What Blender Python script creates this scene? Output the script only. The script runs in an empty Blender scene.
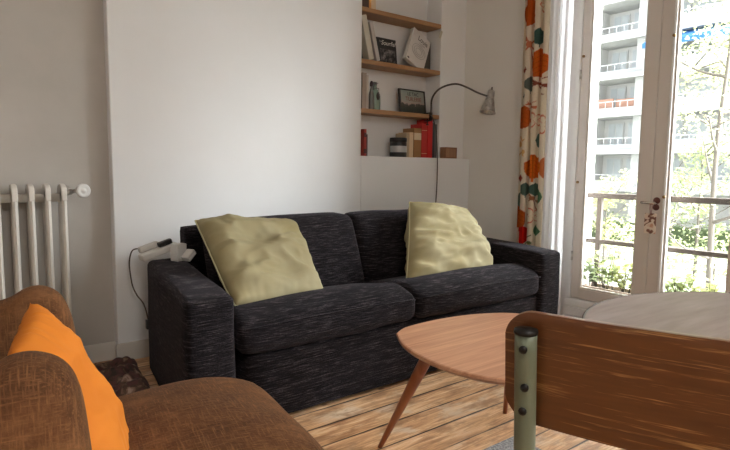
import bpy, math, random
from mathutils import Vector, Matrix, noise
R = math.radians
PI = math.pi
rnd = random.Random(11)
scn = bpy.context.scene
COL = scn.collection

# ------------------------------------------------------------------ helpers
class MB:
    """collects shapes, then links them as ONE mesh object"""
    def __init__(s): s.v = []; s.f = []; s.m = []; s.c = None
    def add(s, vs, fs, mi=0):
        o = len(s.v); s.v += [tuple(v) for v in vs]
        for f in fs: s.f.append(tuple(i + o for i in f)); s.m.append(mi)
        return s
    def box(s, a, b, mi=0, mat=None):
        x0, y0, z0 = a; x1, y1, z1 = b
        vs = [Vector(p) for p in ((x0,y0,z0),(x1,y0,z0),(x1,y1,z0),(x0,y1,z0),(x0,y0,z1),(x1,y0,z1),(x1,y1,z1),(x0,y1,z1))]
        if mat is not None: vs = [mat @ v for v in vs]
        return s.add(vs, [(0,3,2,1),(4,5,6,7),(0,1,5,4),(1,2,6,5),(2,3,7,6),(3,0,4,7)], mi)
    def tube(s, pts, rad, seg=10, mi=0, cap=True, flat=1.0):
        pts = [Vector(p) for p in pts]; n = len(pts)
        if not hasattr(rad, '__len__'): rad = [rad] * n
        t0 = (pts[1] - pts[0]).normalized()
        up = Vector((0,0,1)) if abs(t0.z) < .9 else Vector((1,0,0))
        a = t0.cross(up).normalized(); vs = []
        for i, p in enumerate(pts):
            t = (pts[min(i+1, n-1)] - pts[max(i-1, 0)]).normalized()
            a = (a - t * a.dot(t)).normalized(); b = t.cross(a)
            for k in range(seg):
                an = 2*PI*k/seg
                vs.append(p + (a*math.cos(an) + b*math.sin(an)*flat) * rad[i])
        fs = [(i*seg+k, i*seg+(k+1)%seg, (i+1)*seg+(k+1)%seg, (i+1)*seg+k) for i in range(n-1) for k in range(seg)]
        if cap: fs += [tuple(reversed(range(seg))), tuple((n-1)*seg+k for k in range(seg))]
        return s.add(vs, fs, mi)
    def lathe(s, prof, seg=24, mi=0, mat=None):
        vs = [Vector((r*math.cos(2*PI*k/seg), r*math.sin(2*PI*k/seg), z)) for r, z in prof for k in range(seg)]
        if mat is not None: vs = [mat @ v for v in vs]
        n = len(prof)
        fs = [(i*seg+k, i*seg+(k+1)%seg, (i+1)*seg+(k+1)%seg, (i+1)*seg+k) for i in range(n-1) for k in range(seg)]
        if prof[0][0] > 1e-5: fs.append(tuple(reversed(range(seg))))
        if prof[-1][0] > 1e-5: fs.append(tuple((n-1)*seg+k for k in range(seg)))
        return s.add(vs, fs, mi)
    def prism(s, poly, z0, z1, mi=0, mat=None):
        n = len(poly)
        vs = [Vector((x, y, z0)) for x, y in poly] + [Vector((x, y, z1)) for x, y in poly]
        if mat is not None: vs = [mat @ v for v in vs]
        return s.add(vs, [tuple(reversed(range(n))), tuple(range(n, 2*n))] + [(i, (i+1)%n, n+(i+1)%n, n+i) for i in range(n)], mi)
    def build(s, name, mats, parent=None, smooth=False, bevel=0, bseg=2, angle=35, loc=None, subsurf=0):
        me = bpy.data.meshes.new(name)
        vs = s.v
        if loc is not None:
            L = Vector(loc); vs = [tuple(Vector(v) - L) for v in vs]
        me.from_pydata(vs, [], s.f); me.update()
        if not isinstance(mats, (list, tuple)): mats = [mats]
        for m in mats: me.materials.append(m)
        for p, mi in zip(me.polygons, s.m): p.material_index = mi; p.use_smooth = smooth
        if s.c:
            at = me.color_attributes.new('pattern', 'FLOAT_COLOR', 'POINT')
            for i, c in enumerate(s.c): at.data[i].color = c
        me.validate()
        o = bpy.data.objects.new(name, me); COL.objects.link(o)
        if loc is not None: o.location = loc
        if parent is not None: o.parent = parent
        if bevel:
            b = o.modifiers.new('bevel', 'BEVEL'); b.width = bevel; b.segments = bseg
            b.limit_method = 'ANGLE'; b.angle_limit = R(angle); b.harden_normals = False
        if subsurf:
            b = o.modifiers.new('subsurf', 'SUBSURF'); b.levels = subsurf; b.render_levels = subsurf
        return o

def tag(o, label=None, cat=None, group=None, kind=None):
    if label: o['label'] = label
    if cat: o['category'] = cat
    if group: o['group'] = group
    if kind: o['kind'] = kind
    return o
def empty(name, loc, label, cat, rz=0, group=None):
    o = bpy.data.objects.new(name, None); COL.objects.link(o)
    o.location = loc; o.rotation_euler = (0, 0, rz); o.empty_display_size = .05
    return tag(o, label, cat, group)
def copy_tree(o, parent=None):
    c = o.copy(); COL.objects.link(c); c.parent = parent
    for ch in list(o.children): copy_tree(ch, c)
    return c
def struct(o): o['kind'] = 'structure'; return o
def local(root):
    """world -> local matrix of an empty"""
    return (Matrix.Translation(root.location) @ Matrix.Rotation(root.rotation_euler.z, 4, 'Z')).inverted()
def to_local(mb, root):
    M = local(root); mb.v = [tuple(M @ Vector(v)) for v in mb.v]; return mb

def rbox(sx, sy, sz, r, n=14, puff=(0,0,0), warp=None, wr=0, ws=6, seed=0, flatbottom=False):
    """rounded, puffed, subdivided box centred on the origin"""
    mb = MB(); h = Vector((sx/2, sy/2, sz/2)); vid = {}; vs = []; fs = []
    def pt(p):
        q = tuple(round(c, 4) for c in p)
        if q in vid: return vid[q]
        P = Vector((p[0]*h.x, p[1]*h.y, p[2]*h.z))
        I = Vector([max(-h[i]+r, min(h[i]-r, P[i])) for i in range(3)])
        d = P - I
        P = I + d.normalized()*r if d.length > 1e-9 else P
        w = [(1-p[i]**2) for i in range(3)]
        P.x += puff[0]*p[0]*w[1]*w[2]; P.y += puff[1]*p[1]*w[0]*w[2]
        if not (flatbottom and p[2] < 0): P.z += puff[2]*p[2]*w[0]*w[1]
        if wr:
            N = d.normalized() if d.length > 1e-9 else Vector(p)
            P += N * wr * noise.noise(P*ws + Vector((seed*7.3, seed*3.1, 0)))
        if warp: P = Vector(warp(P))
        vid[q] = len(vs); vs.append(P); return vid[q]
    g = []
    for i in range(n+1):
        t = i/n; g.append(math.sin((t-.5)*PI))          # denser towards the edges
    g = [(.55*a + .45*(2*i/n-1)) for i, a in enumerate(g)]
    g = [a/g[-1] for a in g]
    for ax in range(3):
        for sg in (-1, 1):
            for i in range(n):
                for j in range(n):
                    c = []
                    for (a, b) in ((g[i],g[j]),(g[i+1],g[j]),(g[i+1],g[j+1]),(g[i],g[j+1])):
                        p = [0,0,0]; p[ax] = sg; p[(ax+1)%3] = a; p[(ax+2)%3] = b
                        c.append(pt(p))
                    if sg < 0: c.reverse()
                    fs.append(tuple(c))
    return mb.add(vs, fs)

def corner_round(a, b, rd):
    return rd[(0 if a < 0 else 1) if b < 0 else (3 if a < 0 else 2)] * (abs(a*b))**2.5

def pillow(c, thick, n=56, wr=.012, seed=1, pinch=.06, bulge_dir=None, sag=0, rd=(0,0,0,0)):
    """c = four corners: top left, top right, bottom right, bottom left (as seen)"""
    TL, TR, BR, BL = [Vector(p) for p in c]
    N = (TR-TL).cross(BL-TL); N = -N if bulge_dir is not None and N.dot(Vector(bulge_dir)) < 0 else N
    N.normalize(); vs = []; fs = []; idx = {}
    cen = (TL+TR+BR+BL)/4
    for sd in (1, -1):
        for i in range(n+1):
            for j in range(n+1):
                if sd == -1 and (i in (0, n) or j in (0, n)): idx[sd, i, j] = idx[1, i, j]; continue
                u = i/n; v = j/n; a = 2*u-1; b = 2*v-1
                P = (TL*(1-u)+TR*u)*(1-v) + (BL*(1-u)+BR*u)*v
                k = pinch
                P = P + (cen-P)*k*((1-a*a)*(b**4) + (1-b*b)*(a**4))
                P = P + (cen-P)*corner_round(a, b, rd)
                e = max(0, (1-a**4)*(1-b**4))**.5
                q = P*3.2 + Vector((seed*5.1, seed*2.7, seed))
                wv = .8*noise.noise(Vector((q.x*1.3, q.y*1.3, q.z*4.6))) + 1.1*(.3-abs(noise.noise(Vector((q.x*1.6+.6*q.z, q.y*1.6, q.z*5.5+.8*q.x))))) + .5*(.25-abs(noise.noise(Vector((q.x*3.5, q.y*3.5+2, q.z*10)))))
                # gathers that run in from the rim
                ga = .5*noise.noise(Vector((u*17, seed, .3)))*abs(b)**3 + .5*noise.noise(Vector((v*17, seed, 4.3)))*abs(a)**3
                P = P + N*sd*(thick*.5*e) + N*(wr*e*wv + .012*ga)
                P.z -= sag*(1-a*a)*(1-v)
                idx[sd, i, j] = len(vs); vs.append(P)
    for sd in (1, -1):
        for i in range(n):
            for j in range(n):
                f = (idx[sd,i,j], idx[sd,i,j+1], idx[sd,i+1,j+1], idx[sd,i+1,j])
                fs.append(f if sd == 1 else f[::-1])
    return MB().add(vs, fs)

def seam_tube(c, n=24, pinch=.06, rad=.004, sag=0, rd=(0,0,0,0)):
    TL, TR, BR, BL = [Vector(p) for p in c]; cen = (TL+TR+BR+BL)/4; pts = []
    for k in range(4*n+1):
        s, t = divmod(k, n); t /= n; s %= 4
        u, v = ((t,0),(1,t),(1-t,1),(0,1-t))[s]
        a = 2*u-1; b = 2*v-1
        P = (TL*(1-u)+TR*u)*(1-v) + (BL*(1-u)+BR*u)*v
        P = P + (cen-P)*pinch*((1-a*a)*(b**4) + (1-b*b)*(a**4)); P = P + (cen-P)*corner_round(a, b, rd); P.z -= sag*(1-a*a)*(1-v)
        pts.append(P)
    return MB().tube(pts, rad, 6, cap=False)

# ------------------------------------------------------------------ materials
def mat(name, base=(.5,.5,.5), rough=.6, metal=0, spec=.5):
    m = bpy.data.materials.new(name); m.use_nodes = True
    b = m.node_tree.nodes['Principled BSDF']
    b.inputs['Base Color'].default_value = (*base, 1); b.inputs['Roughness'].default_value = rough
    b.inputs['Metallic'].default_value = metal; b.inputs['Specular IOR Level'].default_value = spec
    return m
class NT:
    def __init__(s, m): s.t = m.node_tree; s.b = s.t.nodes['Principled BSDF']
    def n(s, ty, **kw):
        o = s.t.nodes.new(ty)
        for k, v in kw.items():
            if k.startswith('i_'):
                o.inputs[k[2:].replace('_', ' ')].default_value = v
            else: setattr(o, k, v)
        return o
    def l(s, a, b): s.t.links.new(a, b)
    def coords(s, scale=(1,1,1), rot=(0,0,0), kind='Object'):
        tc = s.n('ShaderNodeTexCoord'); mp = s.n('ShaderNodeMapping')
        mp.inputs['Scale'].default_value = scale; mp.inputs['Rotation'].default_value = rot
        s.l(tc.outputs[kind], mp.inputs['Vector']); return mp.outputs['Vector']
    def noise(s, vec, scale=5, detail=4, rough=.6, dist=0):
        o = s.n('ShaderNodeTexNoise'); o.inputs['Scale'].default_value = scale
        o.inputs['Detail'].default_value = detail; o.inputs['Roughness'].default_value = rough
        o.inputs['Distortion'].default_value = dist
        s.l(vec, o.inputs['Vector']); return o.outputs['Fac']
    def ramp(s, fac, stops):
        r = s.n('ShaderNodeValToRGB'); e = r.color_ramp.elements
        while len(e) < len(stops): e.new(.5)
        for q, (p, c) in zip(e, stops):
            q.position = p; q.color = (*c, 1) if len(c) == 3 else c
        s.l(fac, r.inputs['Fac']); return r.outputs['Color']
    def mix(s, fac, a, b, mode='MIX'):
        o = s.n('ShaderNodeMix'); o.data_type = 'RGBA'; o.blend_type = mode
        if isinstance(fac, (int, float)): o.inputs[0].default_value = fac
        else: s.l(fac, o.inputs[0])
        for q, x in ((6, a), (7, b)):
            if isinstance(x, tuple): o.inputs[q].default_value = (*x, 1)
            else: s.l(x, o.inputs[q])
        return o.outputs[2]
    def math(s, op, a, b=0.0):
        o = s.n('ShaderNodeMath'); o.operation = op
        for q, x in ((0, a), (1, b)):
            if isinstance(x, (int, float)): o.inputs[q].default_value = x
            else: s.l(x, o.inputs[q])
        return o.outputs[0]
    def bump(s, h, st=.3, d=.002):
        o = s.n('ShaderNodeBump'); o.inputs['Strength'].default_value = st; o.inputs['Distance'].default_value = d
        s.l(h, o.inputs['Height']); s.l(o.outputs['Normal'], s.b.inputs['Normal'])
    def base(s, c): s.l(c, s.b.inputs['Base Color'])

def plaster(name, c, c2):
    m = mat(name, c, .85); t = NT(m); v = t.coords()
    f = t.noise(v, 1.7, 5, .6); f2 = t.noise(v, 40, 3, .6)
    t.base(t.ramp(f, [(.3, c2), (.7, c)])); t.bump(f2, .15, .0015); return m
M = {}
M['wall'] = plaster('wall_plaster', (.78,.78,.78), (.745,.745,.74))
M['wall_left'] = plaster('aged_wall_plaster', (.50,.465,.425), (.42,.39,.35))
M['ceil'] = mat('ceiling_paint', (.75,.73,.7), .9)
M['white'] = mat('white_gloss_paint', (.80,.80,.79), .4)
M['white2'] = mat('ivory_window_paint', (.62,.57,.52), .4)
M['trim'] = plaster('white_skirting_paint', (.62,.58,.53), (.56,.53,.48))

# floor: worn pine planks running along X
m = mat('worn_pine_planks', rough=.42); t = NT(m); v = t.coords()
sp = t.n('ShaderNodeSeparateXYZ'); t.l(v, sp.inputs[0])
wob = t.noise(t.coords((.5,2,1)), 1.5, 2); yy = t.math('ADD', sp.outputs['Y'], t.math('MULTIPLY', wob, .02))
row = t.math('DIVIDE', yy, .135); fr = t.math('FRACT', row); fl = t.math('FLOOR', row)
cb = t.n('ShaderNodeCombineXYZ'); t.l(fl, cb.inputs[0])
wn = t.n('ShaderNodeTexWhiteNoise'); wn.noise_dimensions = '1D'; t.l(fl, wn.inputs['W'])
# grain
gv = t.coords((1.0,14,1)); off = t.n('ShaderNodeVectorMath'); off.operation = 'ADD'; t.l(gv, off.inputs[0])
t.l(wn.outputs['Color'], off.inputs[1])
gr = t.noise(off.outputs[0], 3.2, 7, .65, 1.2); pat = t.noise(t.coords((1.6,3.4,1)), 2.4, 5, .62, .4)
c = t.ramp(gr, [(.25, (.17,.075,.03)), (.40, (.40,.19,.08)), (.52, (.66,.37,.18)), (.68, (.84,.61,.38))])
c = t.mix(t.ramp(pat, [(.54, (0,0,0)), (.66, (.65,.65,.65))]), c, (.66,.54,.41))
pat2 = t.noise(t.coords((2.2,5,1)), 3.1, 5, .65)
c = t.mix(t.ramp(pat2, [(.36, (.8,.8,.8)), (.50, (0,0,0))]), c, (.25,.105,.04))
c = t.mix(.18, c, t.ramp(wn.outputs['Value'], [(0, (.38,.23,.13)), (1, (.66,.47,.29))]))
vo = t.n('ShaderNodeTexVoronoi'); vo.inputs['Scale'].default_value = 4.2; vo.inputs['Randomness'].default_value = 1
t.l(t.coords((1,2.1,1)), vo.inputs['Vector'])
c = t.mix(t.ramp(vo.outputs['Distance'], [(.05, (.9,.9,.9)), (.10, (0,0,0))]), c, (.13,.055,.025))
ed = t.math('MINIMUM', fr, t.math('SUBTRACT', 1.0, fr))
edn = t.math('ADD', ed, t.math('MULTIPLY', t.math('SUBTRACT', t.noise(t.coords((2,7,1)), 2, 4), .44), .10))
seam = t.ramp(edn, [(.018, (1,1,1)), (.05, (0,0,0))])
c = t.mix(seam, c, (.035,.018,.010)); t.base(c)
t.bump(t.math('ADD', t.math('MULTIPLY', gr, .25), t.math('MULTIPLY', t.math('MINIMUM', edn, .03), 18)), .5, .003)
t.l(t.ramp(pat, [(.3, (.36,.36,.36)), (.7, (.55,.55,.55))]), t.b.inputs['Roughness'])
M['floor'] = m

def slub(name, dark, mid, light, sc=(14,14,300), thr=.72):
    """dark woven cloth with pale slubs running across"""
    m = mat(name, dark, .95, spec=.08); t = NT(m)
    f = t.noise(t.coords(sc), 1.0, 3, .7); g = t.noise(t.coords((150,150,150)), 1.0, 2, .6); h = t.noise(t.coords((4,4,28)), 1.0, 3)
    c = t.ramp(f, [(.38, dark), (.52, mid), (thr, light)])
    c = t.mix(t.ramp(g, [(.40, (.55,.55,.55)), (.62, (0,0,0))]), c, dark)
    c = t.mix(t.ramp(h, [(.45, (0,0,0)), (.7, (.35,.35,.35))]), c, mid)
    t.base(c); t.bump(t.math('ADD', f, g), .7, .003)
    t.b.inputs['Sheen Weight'].default_value = .05; t.b.inputs['Sheen Tint'].default_value = (.9,.82,.95,1)
    return m
M['sofa'] = slub('charcoal_slub_weave', (.0045,.0038,.0042), (.013,.0105,.0115), (.10,.082,.088))
M['sofa_dark'] = mat('sofa_under_cloth', (.015,.014,.015), .9)
m = mat('pale_green_velvet', (.4,.4,.22), .8, spec=.2); t = NT(m); f = t.noise(t.coords(), 3.5, 4); g = t.noise(t.coords(), 160, 2)
t.base(t.ramp(f, [(.3, (.29,.24,.120)), (.7, (.37,.33,.205))])); t.bump(g, .2, .001)
M['pillow'] = m
m = mat('pale_green_piping', (.5,.47,.28), .8); M['piping'] = m
m = mat('orange_cotton', (.80,.30,.045), .75, spec=.2); t = NT(m)
t.base(t.ramp(t.noise(t.coords(), 4, 3), [(.3, (.60,.175,.018)), (.7, (.70,.225,.028))])); t.bump(t.noise(t.coords(), 220, 2), .2, .001); M['orange'] = m
m = mat('brown_worn_velvet', (.16,.07,.03), .9, spec=.2); t = NT(m)
f = t.noise(t.coords((1,1,1)), 7, 6, .7); x = t.noise(t.coords((300,26,26)), 1, 3); y = t.noise(t.coords((22,300,300)), 1, 3)
c = t.ramp(f, [(.3, (.040,.015,.006)), (.52, (.090,.036,.013)), (.72, (.20,.088,.034))])
c = t.mix(t.ramp(t.math('MAXIMUM', x, y), [(.50, (0,0,0)), (.75, (.6,.6,.6))]), c, (.27,.12,.045)); t.base(c)
t.bump(t.math('ADD', t.math('MULTIPLY', x, y), t.noise(t.coords(), 160, 2)), .6, .002); t.b.inputs['Sheen Weight'].default_value = .08
t.b.inputs['Sheen Tint'].default_value = (.8,.45,.25,1)
M['velvet'] = m
def wood(name, a, b, sc=(3,30,30), rough=.35, streak=None):
    m = mat(name, a, rough); t = NT(m); f = t.noise(t.coords(sc), 1.0, 6, .6, 1.0); g = t.noise(t.coords(), 1.6, 3)
    c = t.ramp(f, [(.3, a), (.7, b)])
    c = t.mix(t.ramp(g, [(.4, (0,0,0)), (.7, (.3,.3,.3))]), c, b)
    if streak:
        s2 = t.noise(t.coords(streak[1]), 1.0, 4, .7); c = t.mix(t.ramp(s2, [(.56, (0,0,0)), (.70, (.75,.75,.75))]), c, streak[0])
    t.base(c); t.bump(f, .1, .001); return m
M['teak'] = wood('teak_veneer', (.33,.145,.078), (.56,.30,.18), (2.5,44,44), .33)
M['teak_leg'] = wood('teak_leg_wood', (.23,.065,.02), (.36,.12,.045), (30,30,3), .3)
M['ply'] = wood('aged_varnished_plywood', (.068,.019,.004), (.15,.050,.010), (2.2,2.2,30), .36, ((.45,.24,.08), (8,8,210)))
M['shelf'] = wood('oak_shelf_wood', (.30,.155,.065), (.43,.245,.115), (3,40,40), .5)
M['block'] = wood('brown_wood_block', (.25,.12,.06), (.36,.19,.10), (30,30,3), .6)
m = mat('round_table_top_laminate', (.22,.175,.155), .55, spec=.25); t = NT(m)
t.base(t.ramp(t.noise(t.coords((2,12,1)), 3, 5), [(.3, (.19,.14,.125)), (.7, (.27,.205,.185))])); M['roundtop'] = m
M['darkrim'] = mat('dark_table_rim', (.035,.022,.018), .4)
M['green'] = mat('sage_green_enamel', (.150,.175,.118), .4); t = NT(M['green'])
t.base(t.mix(t.ramp(t.noise(t.coords(), 26, 5, .75), [(.60, (0,0,0)), (.68, (.8,.8,.8))]), (.150,.175,.118), (.075,.075,.045)))
M['bolt'] = mat('blackened_steel', (.02,.018,.016), .45, .6)
M['brass'] = mat('aged_brass', (.30,.19,.08), .4, .9)
M['steel'] = mat('galvanised_steel', (.50,.48,.45), .32, .9); t = NT(M['steel'])
t.base(t.ramp(t.noise(t.coords(), 30, 4), [(.35, (.36,.345,.32)), (.65, (.66,.64,.61))]))
M['neck'] = mat('grey_gooseneck_metal', (.11,.095,.085), .45, .7)
M['chrome'] = mat('chrome', (.7,.68,.65), .2, 1)
M['radiator'] = mat('cream_radiator_enamel', (.66,.62,.56), .4)
M['plastic'] = mat('white_plastic', (.62,.60,.57), .4)
M['black'] = mat('black_plastic', (.015,.014,.014), .45)
M['cable'] = mat('brown_cable', (.10,.07,.05), .6)
M['escut'] = mat('dark_red_door_rose', (.12,.035,.025), .35, .3)
M['rail'] = mat('weathered_rail_paint', (.075,.06,.052), .8, spec=.2)
M['glass'] = bpy.data.materials.new('window_glass'); g = M['glass']; g.use_nodes = True; nt = g.node_tree; nt.nodes.clear()
o = nt.nodes.new('ShaderNodeOutputMaterial'); mx = nt.nodes.new('ShaderNodeMixShader'); tr = nt.nodes.new('ShaderNodeBsdfTransparent'); gl = nt.nodes.new('ShaderNodeBsdfGlossy')
fr = nt.nodes.new('ShaderNodeFresnel'); fr.inputs['IOR'].default_value = 1.35; gl.inputs['Roughness'].default_value = .02; tr.inputs['Color'].default_value = (.97,.98,.975,1)
nt.links.new(fr.outputs[0], mx.inputs[0]); nt.links.new(tr.outputs[0], mx.inputs[1]); nt.links.new(gl.outputs[0], mx.inputs[2]); nt.links.new(mx.outputs[0], o.inputs['Surface'])
def translucent(name, colour, share, attr=None, rough=.8, alpha=0):
    m = bpy.data.materials.new(name); m.use_nodes = True; nt = m.node_tree; nt.nodes.clear()
    o = nt.nodes.new('ShaderNodeOutputMaterial'); mx = nt.nodes.new('ShaderNodeMixShader'); d = nt.nodes.new('ShaderNodeBsdfDiffuse'); tl = nt.nodes.new('ShaderNodeBsdfTranslucent')
    mx.inputs[0].default_value = share
    if attr:
        a = nt.nodes.new('ShaderNodeAttribute'); a.attribute_name = attr
        nt.links.new(a.outputs['Color'], d.inputs['Color']); nt.links.new(a.outputs['Color'], tl.inputs['Color'])
    else:
        d.inputs['Color'].default_value = (*colour, 1); tl.inputs['Color'].default_value = (*colour, 1)
    nt.links.new(d.outputs[0], mx.inputs[1]); nt.links.new(tl.outputs[0], mx.inputs[2]); last = mx.outputs[0]
    if alpha:
        m2 = nt.nodes.new('ShaderNodeMixShader'); tp = nt.nodes.new('ShaderNodeBsdfTransparent'); m2.inputs[0].default_value = alpha
        nt.links.new(last, m2.inputs[1]); nt.links.new(tp.outputs[0], m2.inputs[2]); last = m2.outputs[0]
    nt.links.new(last, o.inputs['Surface']); return m
M['curtain'] = translucent('printed_curtain_cotton', (1,1,1), .35, 'pattern')
M['sheer'] = translucent('white_sheer_voile', (.93,.93,.94), .55, alpha=.12)
M['leaf'] = translucent('young_green_leaf', (.34,.38,.20), .45)
M['leaf2'] = translucent('pale_spring_leaf', (.50,.52,.26), .5)
M['leaf3'] = translucent('hedge_leaf', (.21,.245,.14), .35)
M['bark'] = mat('grey_bark', (.10,.085,.07), .9)

# ------------------------------------------------------------------ the room
YB, YL, YP, YN, XW = 2.97, 3.03, 3.045, 3.20, 3.30      # breast, left wall, niche front, niche back, window wall
CE = 2.65
f = MB().box((-1.8,-2.7,-.08), (3.55,3.45,0)).build('floor', M['floor']); struct(f)
f = MB().box((-1.8,-2.7,CE), (3.55,3.45,CE+.1)).build('ceiling', M['ceil']); struct(f)
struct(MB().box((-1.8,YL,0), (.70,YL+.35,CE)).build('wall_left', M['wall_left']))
mb = MB().box((.69,YB,0), (2.239,3.44,CE)); mb.box((2.239,YB,0), (XW,3.44,1.087)); mb.box((2.239,YN,1.087), (3.035,3.44,CE)); mb.box((3.035,YP,1.087), (XW+.01,3.44,CE))
struct(mb.build('wall_back', M['wall'], bevel=.006))
# window wall: one visible French door pair, two unseen pairs added for side light
OPEN = [(1.04,2.07), (-.62,.41), (-2.28,-1.25)]
ZB, ZT = .165, 2.40
mb = MB(); ys = [-2.7] + [q for o in reversed(OPEN) for q in o] + [3.44]
for i in range(0, len(ys), 2): mb.box((XW,ys[i],0), (XW+.25,ys[i+1],CE))
for a, b in OPEN:
    mb.box((XW,a,0), (XW+.25,b,ZB-.045)); mb.box((XW,a,ZT), (XW+.25,b,CE))
struct(mb.build('wall_right', plaster('window_wall_plaster', (.80,.77,.72), (.76,.73,.68))))
struct(MB().box((-1.8,-2.7,0), (-1.7,3.1,CE)).build('wall_west', M['wall']))
struct(MB().box((-1.8,-2.8,0), (3.55,-2.7,CE)).build('wall_south', M['wall']))
struct(MB().box((-1.7,YL-.012,0), (.69,YL,.095)).build('baseboard_left', M['trim'], bevel=.003))
struct(MB().box((.678,YB-.014,0), (XW,YB,.095)).build('baseboard_back', M['trim'], bevel=.003))
struct(MB().box((XW-.014,2.14,0), (XW,YB-.014,.095)).build('baseboard_right', M['trim'], bevel=.003))

dn = 0
for k, (a, b) in enumerate(OPEN):
    # fixed frame and casing
    mb = MB(); x0, x1 = XW-.028, XW+.055
    mb.box((x0,b-.032,ZB), (x1,b+.0,ZT)); mb.box((x0,a,ZB), (x1,a+.032,ZT)); mb.box((x0,a+.032,ZT-.04), (x1,b-.032,ZT)); mb.box((x0,a+.032,ZB-.045), (x1+.19,b-.032,ZB+.004))
    mb.box((x0+.008,b,0), (XW,b+.055,ZT+.06)); mb.box((x0+.008,a-.055,0), (XW,a,ZT+.06)); mb.box((x0+.008,a,ZT), (XW,b,ZT+.06))
    struct(mb.build('trim_%d' % (2*k+1), M['white'], bevel=.003))
    # boarded step below the doors
    mb = MB(); mb.box((XW-.034,a,.118), (XW,b,.164)); mb.box((XW-.046,a,.060), (XW,b,.114)); mb.box((XW-.058,a,0), (XW,b,.056))
    struct(mb.build('trim_%d' % (2*k+2), M['white'], bevel=.003))
    mid = (a+b)/2 - .005
    for side in (1, 0):
        ya, yb = (mid, b-.032) if side else (a+.032, mid)
        dn += 1
        ra = .085; rb = .058
        if side: s0, s1 = ya+ra-.002, yb-rb
        else: s0, s1 = ya+rb, yb-ra
        zt, zb = ZT-.045, ZB+.008
        mb = MB(); x0, x1 = XW-.02, XW+.022
        if not side: x0 -= .0
        mb.box((x0,ya+.002,zb), (x1,s0,zt)); mb.box((x0,s1,zb), (x1,yb-.002,zt)); mb.box((x0,s0,zb), (x1,s1,zb+.066)); mb.box((x0,s0,zt-.08), (x1,s1,zt))
        # glazing beads
        for (p, q) in (((x0+.006,s0,zb+.066),(x1-.006,s0+.008,zt-.08)), ((x0+.006,s1-.008,zb+.066),(x1-.006,s1,zt-.08)), ((x0+.006,s0+.008,zb+.066),(x1-.006,s1-.008,zb+.076))): mb.box(p, q)
        d = mb.build('door_%d' % dn, M['white2'] if k == 0 else M['white'], bevel=.003); struct(d)
        MB().box((XW-.002,s0,zb+.066), (XW+.002,s1,zt-.08)).build('window_pane', M['glass'], d)
        if side:
            for z in (.45,1.61,2.2):
                MB().tube([(x0-.006,yb-.002,z-.03),(x0-.006,yb-.002,z+.03)], .007, 10).build('hinge', M['steel'], d, smooth=True)
            for z in (.93,1.72): MB().lathe([(.002,0),(.005,.004),(.009,.012),(.007,.02),(.001,.023)], 12, mat=Matrix.Translation((x0,yb-.022,z)) @ Matrix.Rotation(R(-90),4,'Y')).build('curtain_hook', M['brass'], d, smooth=True)
        if not side:
            # cover strip where the two leaves meet
            MB().box((x0-.012,s1+.001,zb), (x0,s1+.014,zt)).build('cover_strip', M['white'], d, bevel=.002)
            for z in (.86,1.75): MB().lathe([(.002,0),(.005,.004),(.010,.012),(.008,.02),(.001,.024)], 12, mat=Matrix.Translation((x0-.010,s1+.004,z)) @ Matrix.Rotation(R(-90),4,'Y')).build('curtain_hook', M['brass'], d, smooth=True)
            if k == 0:
                hy, hz = 1.517, .822
                RT = lambda y, z: Matrix.Translation((x0,y,z)) @ Matrix.Rotation(R(-90),4,'Y')
                h = MB().tube([(x0-.004,hy,hz+.016),(x0-.004,hy,hz+.010)], .001, 4).lathe([(.02,0),(.02,.004),(.015,.009),(.001,.010)], 20, mat=RT(hy,hz+.014)).lathe([(.019,0),(.019,.004),(.014,.009),(.001,.010)], 20, mat=RT(hy+.002,hz-.024)).build('handle_rose', M['escut'], d, smooth=True)
                MB().tube([(x0-.006,hy,hz),(x0-.040,hy-.001,hz),(x0-.046,hy+.012,hz),(x0-.046,hy+.07,hz+.002)], [.009,.009,.0075,.006], 12).build('door_handle', M['chrome'], d, smooth=True)
# hanging ornament on the handle
m = mat('patterned_hang_tag', (.7,.6,.5), .6); t = NT(m); f2 = t.noise(t.coords((1,1,1)), 24, 2, .4, .3)
t.base(t.ramp(f2, [(.30, (.55,.30,.2)), (.40, (.74,.66,.56)), (.47, (.70,.60,.50)), (.50, (.20,.085,.05)), (.60, (.14,.06,.04)), (.63, (.66,.52,.42))]))
root = empty('hanging_ornament', (3.232,1.525,.80), 'small cream and brown patterned tag hanging from the door handle', 'ornament')
MB().box((-.004,-.033,-.152), (.004,.033,-.035)).build('tag', m, root, bevel=.006, bseg=3)
MB().tube([(0,-.002,-.037),(-.003,-.008,-.01),(0,-.004,.024),(.002,.006,.024),(.003,.008,-.01),(0,.002,-.037)], .0014, 6).build('string', mat('red_string', (.25,.03,.02), .8), root)

# ------------------------------------------------------------------ radiator
root = empty('radiator', (.0,2.92,0), 'cream cast-iron column radiator against the left wall', 'radiator')
COLW = .0115; sec = MB()
for (ya, yb, w) in ((2.885,2.915,COLW), (2.955,2.985,COLW)):
    pts = [(0,ya,.14),(0,ya,.86)]
    sec.prism([(-w,ya),(0,ya-.012),(w,ya),(w,yb),(-w,yb)], .15, .895)
prof = []
for q in range(9):
    a = PI*q/8; prof.append((2.935-.062*math.cos(a), .885+.032*math.sin(a)))
sec.add([(s*COLW,y,z) for s in (-1,1) for y, z in ([(2.873,.84)]+prof+[(2.997,.84)])], [tuple(range(11)), tuple(reversed(range(11,22)))] + [(i,i+11,(i+1)%11+11,(i+1)%11) for i in range(11)])
sec.box((-COLW,2.875,.10), (COLW,2.995,.17))
first = None
for i in range(14):
    x = .459 - .0648*i
    if first is None:
        sec.v = [(a, b-2.92, c) for a, b, c in sec.v]
        first = sec.build('column', M['radiator'], root, bevel=.004, bseg=2); first.location = (x,0,0)
    else:
        c = first.copy(); COL.objects.link(c); c.parent = root; c.location = (x,0,0)
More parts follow.
